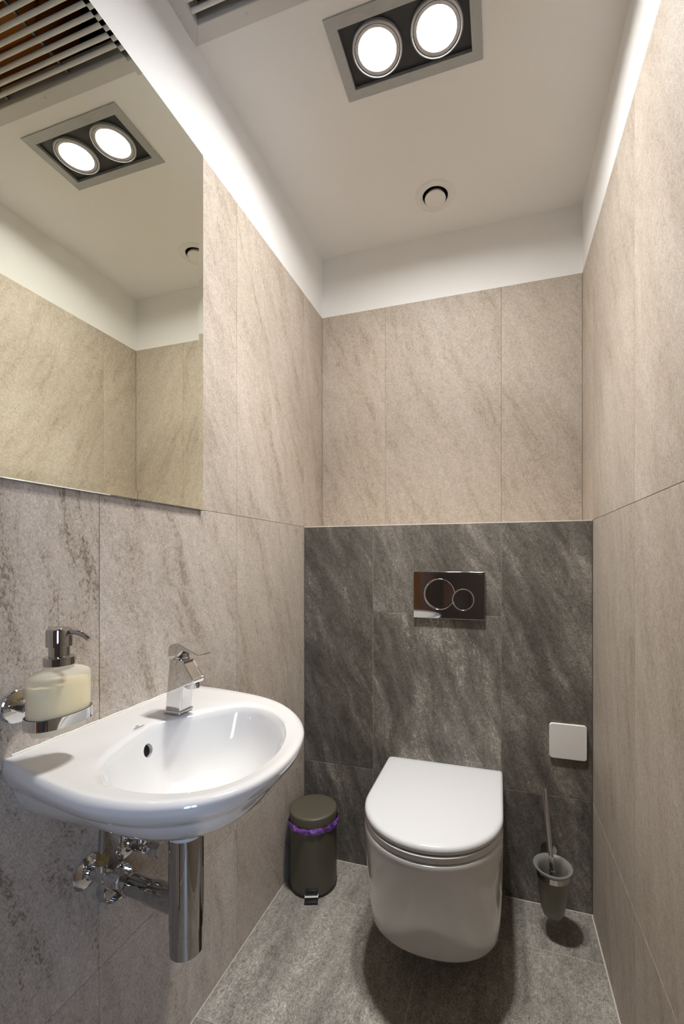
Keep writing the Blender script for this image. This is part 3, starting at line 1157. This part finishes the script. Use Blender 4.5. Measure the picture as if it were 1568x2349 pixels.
# printed maker's mark on the deck
bm = text_mesh('CERSANIT', 0.0052)
bmesh.ops.transform(bm, matrix=Matrix.Translation((-0.6335, 0.6450, topz(-0.6335) + 0.0003)) @ Matrix.Rotation(math.radians(84), 4, 'Z'), verts=bm.verts)
obj('lettering', bm, 'print', t)
bm = bmesh.new()
zz = topz(-0.64) + 0.0003
add_tube(bm, [(-0.6385, 0.6420, zz), (-0.6415, 0.6455, zz), (-0.6390, 0.6490, zz)], 0.0005, 6)
obj('emblem', bm, 'print', t)
# silicone bead along the wall
bm = bmesh.new()
add_tube(bm, [(XL + 0.0008, 0.486 + 0.40 * i / 20, 0.8318 + 0.0006 * math.sin(i * 2.1)) for i in range(21)], 0.0022, 8)
obj('silicone_bead', bm, 'silicone', t, 60)

# ------------------------------------------------------------------ tap
FX, FY = -0.6270, 0.7385
FZ = topz(FX) + 0.0003
t = thing('basin_tap', (FX, FY, FZ), 'chrome single lever mixer tap on the washbasin', 'tap')
bm = bmesh.new()
add_box(bm, FX - 0.0190, FX + 0.0205, FY - 0.0205, FY + 0.0205, FZ - 0.0008, FZ + 0.0050, bevel=0.0015)
obj('base_plate', bm, 'chrome', t, 60, wn=True)
dz = FZ - 0.829
prof = [(-0.6465, 0.8335), (-0.6055, 0.8335), (-0.6020, 0.8600), (-0.5985, 0.8840), (-0.5720, 0.8900), (-0.5690, 0.8985), (-0.5975, 0.9345), (-0.6345, 0.9385)]
b2 = bmesh.new()
hw = 0.0172
TS = 0.88
add_loft(b2, [[Vector((FX + (x - FX) * TS, y_, z + dz)) for x, z in prof] for y_ in (FY - hw, FY + hw)])
bmesh.ops.recalc_face_normals(b2, faces=b2.faces)
# hollow scoop on the sloping top of the spout
b2.faces.ensure_lookup_table()
sl = max(b2.faces, key=lambda f: f.normal.x + f.normal.z if f.normal.x > 0.4 and f.normal.z > 0.3 else -9)
nrm = sl.normal.copy()
vert_edges = [e for e in b2.edges if abs(e.verts[0].co.y - e.verts[1].co.y) < 1e-6 and e not in sl.edges]
res = bmesh.ops.inset_region(b2, faces=[sl], thickness=0.0045, depth=0.0)
bmesh.ops.translate(b2, verts=sl.verts, vec=-nrm * 0.0035)
bmesh.ops.bevel(b2, geom=[e for e in b2.edges], offset=0.0022, segments=3, affect='EDGES', profile=0.5)
obj('tap_body', b2, 'chrome', t, 60, wn=True)
obj('aerator', lathe([(0.0120, 0.0), (0.0125, 0.0005), (0.0125, 0.0100)], (FX + 0.0410 * TS, FY, 0.8790 + dz), seg=32), 'chrome', t, 30)
obj('cartridge', lathe([(0.0150, 0.0), (0.0150, 0.003), (0.0142, 0.0040), (0.0142, 0.013)], (-0.6180, FY, 0.9355 + dz), seg=36), 'chrome', t, 30)
bm = bmesh.new()
lev = [(-0.6375, 0.9415), (-0.6365, 0.9610), (-0.6290, 0.9680), (-0.6120, 0.9700), (-0.5545, 0.9495), (-0.5555, 0.9465), (-0.5990, 0.9560), (-0.6120, 0.9440)]
add_prism_y(bm, [(FX + (x - FX) * 0.90, z + dz) for x, z in lev], FY - 0.0180, FY + 0.0180, bevel=0.0014)
obj('lever', bm, 'chrome', t, 60, wn=True)

# ------------------------------------------------------------------ bottle trap under the basin
t = thing('bottle_trap', (-0.530, 0.645, 0.45), 'chrome bottle trap with wall pipe under the washbasin', 'drain trap')
tx, ty = -0.5300, 0.6450
obj('trap_body', lathe([(0.018, 0.4465), (0.0265, 0.4475), (0.0280, 0.4490), (0.0280, 0.4900)], (tx, ty, 0), seg=56), 'chrome_dark', t, 30)
obj('trap_sleeve', lathe([(0.0283, 0.4902), (0.0292, 0.4912), (0.0292, 0.6540)], (tx, ty, 0), seg=56), 'chrome_dark', t, 30)
obj('trap_collar', lathe([(0.0300, 0.6535), (0.0310, 0.6545), (0.0300, 0.6640)], (tx, ty, 0), seg=48), 'gasket', t, 30)
pe, pw = Vector((tx - 0.02, 0.6490, 0.5235)), Vector((XL, 0.6690, 0.5165))
dv = pe - pw
bm = bmesh.new()
add_tube(bm, [pw + dv * s for s in (0.0, 0.30, 0.62)], 0.0185, 36)
obj('wall_pipe', bm, 'chrome_dark', t, 40)
obj('pipe_sleeve', tube([pw + dv * s for s in (0.615, 0.63, 1.0)], [0.0195, 0.0215, 0.0215], 36), 'chrome_dark', t, 40)
bm = bmesh.new()
add_torus(bm, pw + dv * 0.31, dv, 0.0188, 0.0026, 40, 10)
obj('pipe_ring', bm, 'chrome_dark', t, 60)
obj('wall_flange', lathe([(0.0333, 0.0), (0.0337, 0.001), (0.0333, 0.018), (0.0322, 0.0190), (0.0310, 0.0180), (0.0280, 0.006), (0.0120, 0.004)], (XL + 0.0003, 0.6690, 0.5090), (1, 0, 0), 48), 'chrome', t, 30)


# ------------------------------------------------------------------ angle valves with hoses
def angle_valve(y, z, label, hose_top, knob_rot):
    t = thing('angle_valve', (XL, y, z), label, 'valve')
    obj('wall_flange', lathe([(0.0300, 0.0), (0.0300, 0.0012), (0.0275, 0.0035), (0.020, 0.0075), (0.0125, 0.0090), (0.0115, 0.0090)], (XL + 0.0003, y, z), (1, 0, 0), 44), 'chrome', t, 30)
    bm = bmesh.new()
    add_lathe(bm, [(0.0095, 0.004), (0.0095, 0.020), (0.0120, 0.0215), (0.0120, 0.046), (0.0095, 0.048), (0.0085, 0.060)], (XL, y, z), (1, 0, 0), 28)
    add_lathe(bm, [(0.0095, 0.0), (0.0095, 0.024)], (XL + 0.034, y, z), (0, 0, 1), 24)
    obj('valve_body', bm, 'chrome', t, 35)
    bm = bmesh.new()
    rings = []
    for r, xx in ((0.0125, 0.058), (0.0150, 0.0600), (0.0150, 0.0800), (0.0130, 0.0825)):
        rings.append([Vector((XL + xx, y + r * math.cos(knob_rot + math.pi / 4 * i), z + r * math.sin(knob_rot + math.pi / 4 * i))) for i in range(8)])
    add_loft(bm, rings)
    obj('knob', bm, 'chrome', t)
    hx = XL + 0.034
    bm = lathe([(0.0110, 0.0), (0.0112, 0.0012), (0.0112, 0.0100), (0.0095, 0.0115), (0.0088, 0.022)], (hx, y, z + 0.022), (0, 0, 1), 6)
    obj('hose_nut', bm, 'brass', t)
    pts = []
    p0, p1 = Vector((hx, y, z + 0.040)), Vector(hose_top)
    for i in range(17):
        s = i / 16
        w = s * s * (3 - 2 * s)
        pts.append(Vector((p0.x + (p1.x - p0.x) * w, p0.y + (p1.y - p0.y) * w, p0.z + (p1.z - p0.z) * s)))
    obj('hose', tube(pts, 0.0062, 12), 'braid', t, 60)
    return t


angle_valve(0.6175, 0.5625, 'left chrome angle valve with braided hose under the washbasin', (XL + 0.036, 0.6180, 0.6720), 0.39)
angle_valve(0.7080, 0.5605, 'right chrome angle valve under the washbasin behind the bottle trap', (XL + 0.055, 0.7120, 0.6720), 0.2)

# ------------------------------------------------------------------ soap dispenser and its holder
HC = Vector((-0.6430, 0.5000, 0.0))
t = thing('soap_holder', (XL, 0.4945, 0.905), 'chrome wall holder with oval ring carrying the soap dispenser', 'holder')
obj('wall_disc', lathe([(0.0270, 0.0), (0.0272, 0.002), (0.0265, 0.0055), (0.0250, 0.0070), (0.0080, 0.0080)], (XL + 0.0003, 0.4945, 0.9075), (1, 0, 0), 52), 'chrome', t, 30)
bm = bmesh.new()
add_lathe(bm, [(0.0085, 0.006), (0.0085, 0.0220), (0.0092, 0.0225), (0.0092, 0.0260), (0.0080, 0.0265), (0.0080, 0.0503)], (XL, 0.4945, 0.9060), (1, 0, 0), 28)
obj('arm', bm, 'chrome', t, 30)


def oval(a, b, z, seg=64, n=2.3):
    out = []
    for i in range(seg):
        th = 2 * math.pi * i / seg
        cth, sth = math.cos(th), math.sin(th)
        out.append(Vector((HC.x + b * math.copysign(abs(cth) ** (2 / n), cth), HC.y + a * math.copysign(abs(sth) ** (2 / n), sth), z)))
    return out


bm = bmesh.new()
rg = [oval(0.0462, 0.0312, 0.8895), oval(0.0475, 0.0325, 0.8895), oval(0.0475, 0.0325, 0.9055), oval(0.0462, 0.0312, 0.9055)]
add_loft(bm, rg + [rg[0]], False, False)
bmesh.ops.remove_doubles(bm, verts=bm.verts, dist=1e-6)
obj('ring', bm, 'chrome', t, 30)
bm = bmesh.new()
for z in (0.8900, 0.9050):
    rg = [oval(0.0448, 0.0298, z - 0.0006), oval(0.0464, 0.0314, z - 0.0006), oval(0.0464, 0.0314, z + 0.0006), oval(0.0448, 0.0298, z + 0.0006)]
    add_loft(bm, rg + [rg[0]], False, False)
bmesh.ops.remove_doubles(bm, verts=bm.verts, dist=1e-6)
obj('ring_gasket', bm, 'rubber', t, 30)

t = thing('soap_dispenser', (HC.x, HC.y, 0.8775), 'frosted glass pump dispenser of cream liquid soap beside the mirror', 'dispenser')
bm = bmesh.new()
add_loft(bm, [oval(0.0360, 0.0210, 0.8775), oval(0.0385, 0.0235, 0.8785), oval(0.0420, 0.0270, 0.8880), oval(0.0444, 0.0294, 0.8960), oval(0.0446, 0.0296, 0.9100),
              oval(0.0450, 0.0300, 0.9560), oval(0.0445, 0.0296, 0.9610), oval(0.0425, 0.0278, 0.9645), oval(0.0360, 0.0235, 0.9680), oval(0.0240, 0.0175, 0.9715, n=2), oval(0.0180, 0.0165, 0.9765, n=2)])
obj('bottle', bm, 'frost', t, 35)
bm = bmesh.new()
add_loft(bm, [oval(0.0370, 0.0225, 0.8885), oval(0.0405, 0.0258, 0.8930), oval(0.0428, 0.0280, 0.9000), oval(0.0430, 0.0282, 0.9500), oval(0.0430, 0.0282, 0.9505)])
obj('liquid_soap', bm, 'soap', t, 35)
pm = obj('pump', lathe([(0.0205, 0.9765), (0.0208, 0.9770), (0.0208, 0.9880), (0.0200, 0.9890), (0.0145, 0.9895), (0.0140, 0.9900), (0.0140, 1.0040), (0.0168, 1.0045), (0.0175, 1.0050),
                        (0.0175, 1.0270), (0.0165, 1.0305), (0.0130, 1.0330), (0.0060, 1.0345)], (HC.x, HC.y, 0), seg=48), 'chrome_dark', t, 30)
bm = bmesh.new()
sp = []
for i in range(9):
    s = i / 8
    sp.append(Vector((HC.x + 0.014 + 0.036 * s, HC.y + 0.004 + 0.004 * s, 1.0255 + 0.0015 * math.sin(s * math.pi) - 0.010 * s ** 2.4)))
add_tube(bm, sp, [0.0048, 0.0046, 0.0044, 0.0042, 0.0040, 0.0039, 0.0038, 0.0037, 0.0037], 14)
obj('nozzle', bm, 'chrome_dark', pm, 50)

# ------------------------------------------------------------------ pedal bin
BC = Vector((-0.6300, 1.4200, 0))
t = thing('pedal_bin', BC, 'small dark olive pedal bin with purple liner in the corner', 'bin')
obj('base_ring', lathe([(0.0790, 0.0), (0.0835, 0.0008), (0.0838, 0.0105), (0.0815, 0.0115)], BC, seg=64), 'black', t, 30)
obj('body', lathe([(0.0800, 0.0112), (0.0822, 0.0120), (0.0822, 0.2300), (0.0810, 0.2320)], BC, seg=64), 'bin', t, 30)
obj('lid', lathe([(0.0800, 0.2330), (0.0832, 0.2338), (0.0832, 0.2590), (0.0822, 0.2630), (0.0795, 0.2650), (0.0600, 0.2656), (0.0100, 0.2658)], BC, seg=72), 'bin', t, 40)
bm = bmesh.new()
rnd = random.Random(3)
seg, pr = 96, 9
rows = []
for j in range(pr):
    s = j / (pr - 1)
    row = []
    for i in range(seg):
        th = 2 * math.pi * i / seg
        wob = 0.0016 * math.sin(7 * th + 3 * s) + 0.0012 * math.sin(17 * th - 5 * s) + 0.0004 * math.sin(31 * th + 9 * s)
        r = 0.0826 + 0.0058 * math.sin(math.pi * (0.12 + 0.80 * s)) * (1 + 0.35 * math.sin(3 * th + 0.7)) + wob
        z = 0.2345 - 0.0240 * s - 0.0030 * s * math.sin(2 * th + 1.0) + 0.0012 * (1 - s) * math.sin(11 * th)
        row.append(BC + Vector((r * math.cos(th), r * math.sin(th), z)))
    rows.append(row)
add_loft(bm, rows, False, False)
obj('liner', bm, 'liner', t, 80)
pd = Vector((0.34, -0.94, 0)).normalized()
pu = Vector((pd.y, -pd.x, 0)) * -1


def oriented_box(bm, c, d, u, l0, l1, hwid, z0, z1, bevel=0.001):
    b2 = bmesh.new()
    add_box(b2, l0, l1, -hwid, hwid, z0, z1, bevel=bevel)
    mat = Matrix(((d.x, u.x, 0, c.x), (d.y, u.y, 0, c.y), (0, 0, 1, 0), (0, 0, 0, 1)))
    bmesh.ops.transform(b2, matrix=mat, verts=b2.verts)
    merge(bm, b2)


bm = bmesh.new()
oriented_box(bm, BC, pd, pu, 0.070, 0.0875, 0.0205, 0.0151, 0.0330, 0.002)
obj('pedal_guard', bm, 'black', t, 30)
bm = bmesh.new()
oriented_box(bm, BC, pd, pu, 0.078, 0.0930, 0.0225, 0.0115, 0.0150, 0.0006)
obj('pedal_hinge', bm, 'vent', t)
bm = bmesh.new()
oriented_box(bm, BC, pd, pu, 0.080, 0.1080, 0.0225, 0.0030, 0.0085, 0.0015)
obj('pedal', bm, 'black', t, 30)

# ------------------------------------------------------------------ toilet brush and holder
QC = Vector((0.1520, 1.4200, 0.0270))
t = thing('brush_holder', (QC.x, Y1, 0.185), 'wall holder with frosted glass cup for the toilet brush', 'holder')
obj('wall_disc', lathe([(0.0250, 0.0), (0.0252, 0.002), (0.0240, 0.0060), (0.0080, 0.0075)], (0.1535, Y1 - 0.0003, 0.1850), (0, -1, 0), 44), 'chrome_dark', t, 30)
obj('arm', tube([(0.1535, Y1 - 0.004, 0.1850), (0.1532, Y1 - 0.040, 0.1880), (0.1520, QC.y + 0.0440, 0.1950)], 0.0070, 20), 'chrome_dark', t, 40)
obj('ring', lathe([(0.0445, 0.1600), (0.0462, 0.1602), (0.0462, 0.1755), (0.0445, 0.1757), (0.0445, 0.1600)], QC, seg=56, cap0=False, cap1=False), 'chrome', t, 30)
prof_o = [(0.0050, 0.0450), (0.0260, 0.0455), (0.0285, 0.0475), (0.0295, 0.0560), (0.0330, 0.0620), (0.0360, 0.0760), (0.0400, 0.1150), (0.0430, 0.1500), (0.0440, 0.1760),
          (0.0500, 0.1830), (0.0545, 0.1875), (0.0555, 0.1900)]
prof_i = [(0.0540, 0.1915), (0.0500, 0.1905), (0.0435, 0.1840), (0.0400, 0.1780), (0.0385, 0.1500), (0.0355, 0.1150), (0.0310, 0.0760), (0.0250, 0.0640), (0.0050, 0.0630)]
obj('glass_cup', lathe(prof_o + prof_i, QC, seg=64), 'frost_cup', t, 40)

t = thing('toilet_brush', (QC.x, QC.y, 0.0905), 'chrome handled toilet brush standing in the frosted glass cup', 'brush')
top = Vector((0.1265, 1.4150, 0.4500))
bot = Vector((0.1535, 1.4205, 0.1700))
bm = bmesh.new()
add_tube(bm, [bot + (top - bot) * s for s in (0, 0.02, 0.985, 1.0)], [0.0070, 0.0074, 0.0074, 0.0055], 24)
obj('handle', bm, 'chrome', t, 40)
bm = bmesh.new()
add_tube(bm, [bot + (top - bot) * s for s in (-0.05, -0.04, 0.11, 0.12)], [0.0070, 0.0090, 0.0090, 0.0074], 24)
obj('handle_ferrule', bm, 'chrome', t, 40)
bm = bmesh.new()
rnd = random.Random(11)
for i in range(620):
    z = rnd.uniform(0.078, 0.166)
    th = rnd.uniform(0, 2 * math.pi)
    ln = rnd.uniform(0.020, 0.0300)
    d = Vector((math.cos(th), math.sin(th), rnd.uniform(-0.1, 0.45)))
    s0 = QC + Vector((d.x * 0.003, d.y * 0.003, z))
    s1 = QC + Vector((d.x * ln, d.y * ln, z + d.z * 0.012))
    sd = Vector((-d.y, d.x, 0)) * 0.0007
    up = Vector((0, 0, 0.0007))
    a = [bm.verts.new(p) for p in (s0 + sd, s0 - sd, s0 + up)]
    b = bm.verts.new(s1)
    for q in range(3):
        bm.faces.new((a[q], a[(q + 1) % 3], b))
add_lathe(bm, [(0.004, 0.0636), (0.014, 0.066), (0.016, 0.080), (0.016, 0.130), (0.008, 0.1460)], QC, seg=24)
o = obj('bristles', bm, 'black', t)
o['kind'] = 'stuff'
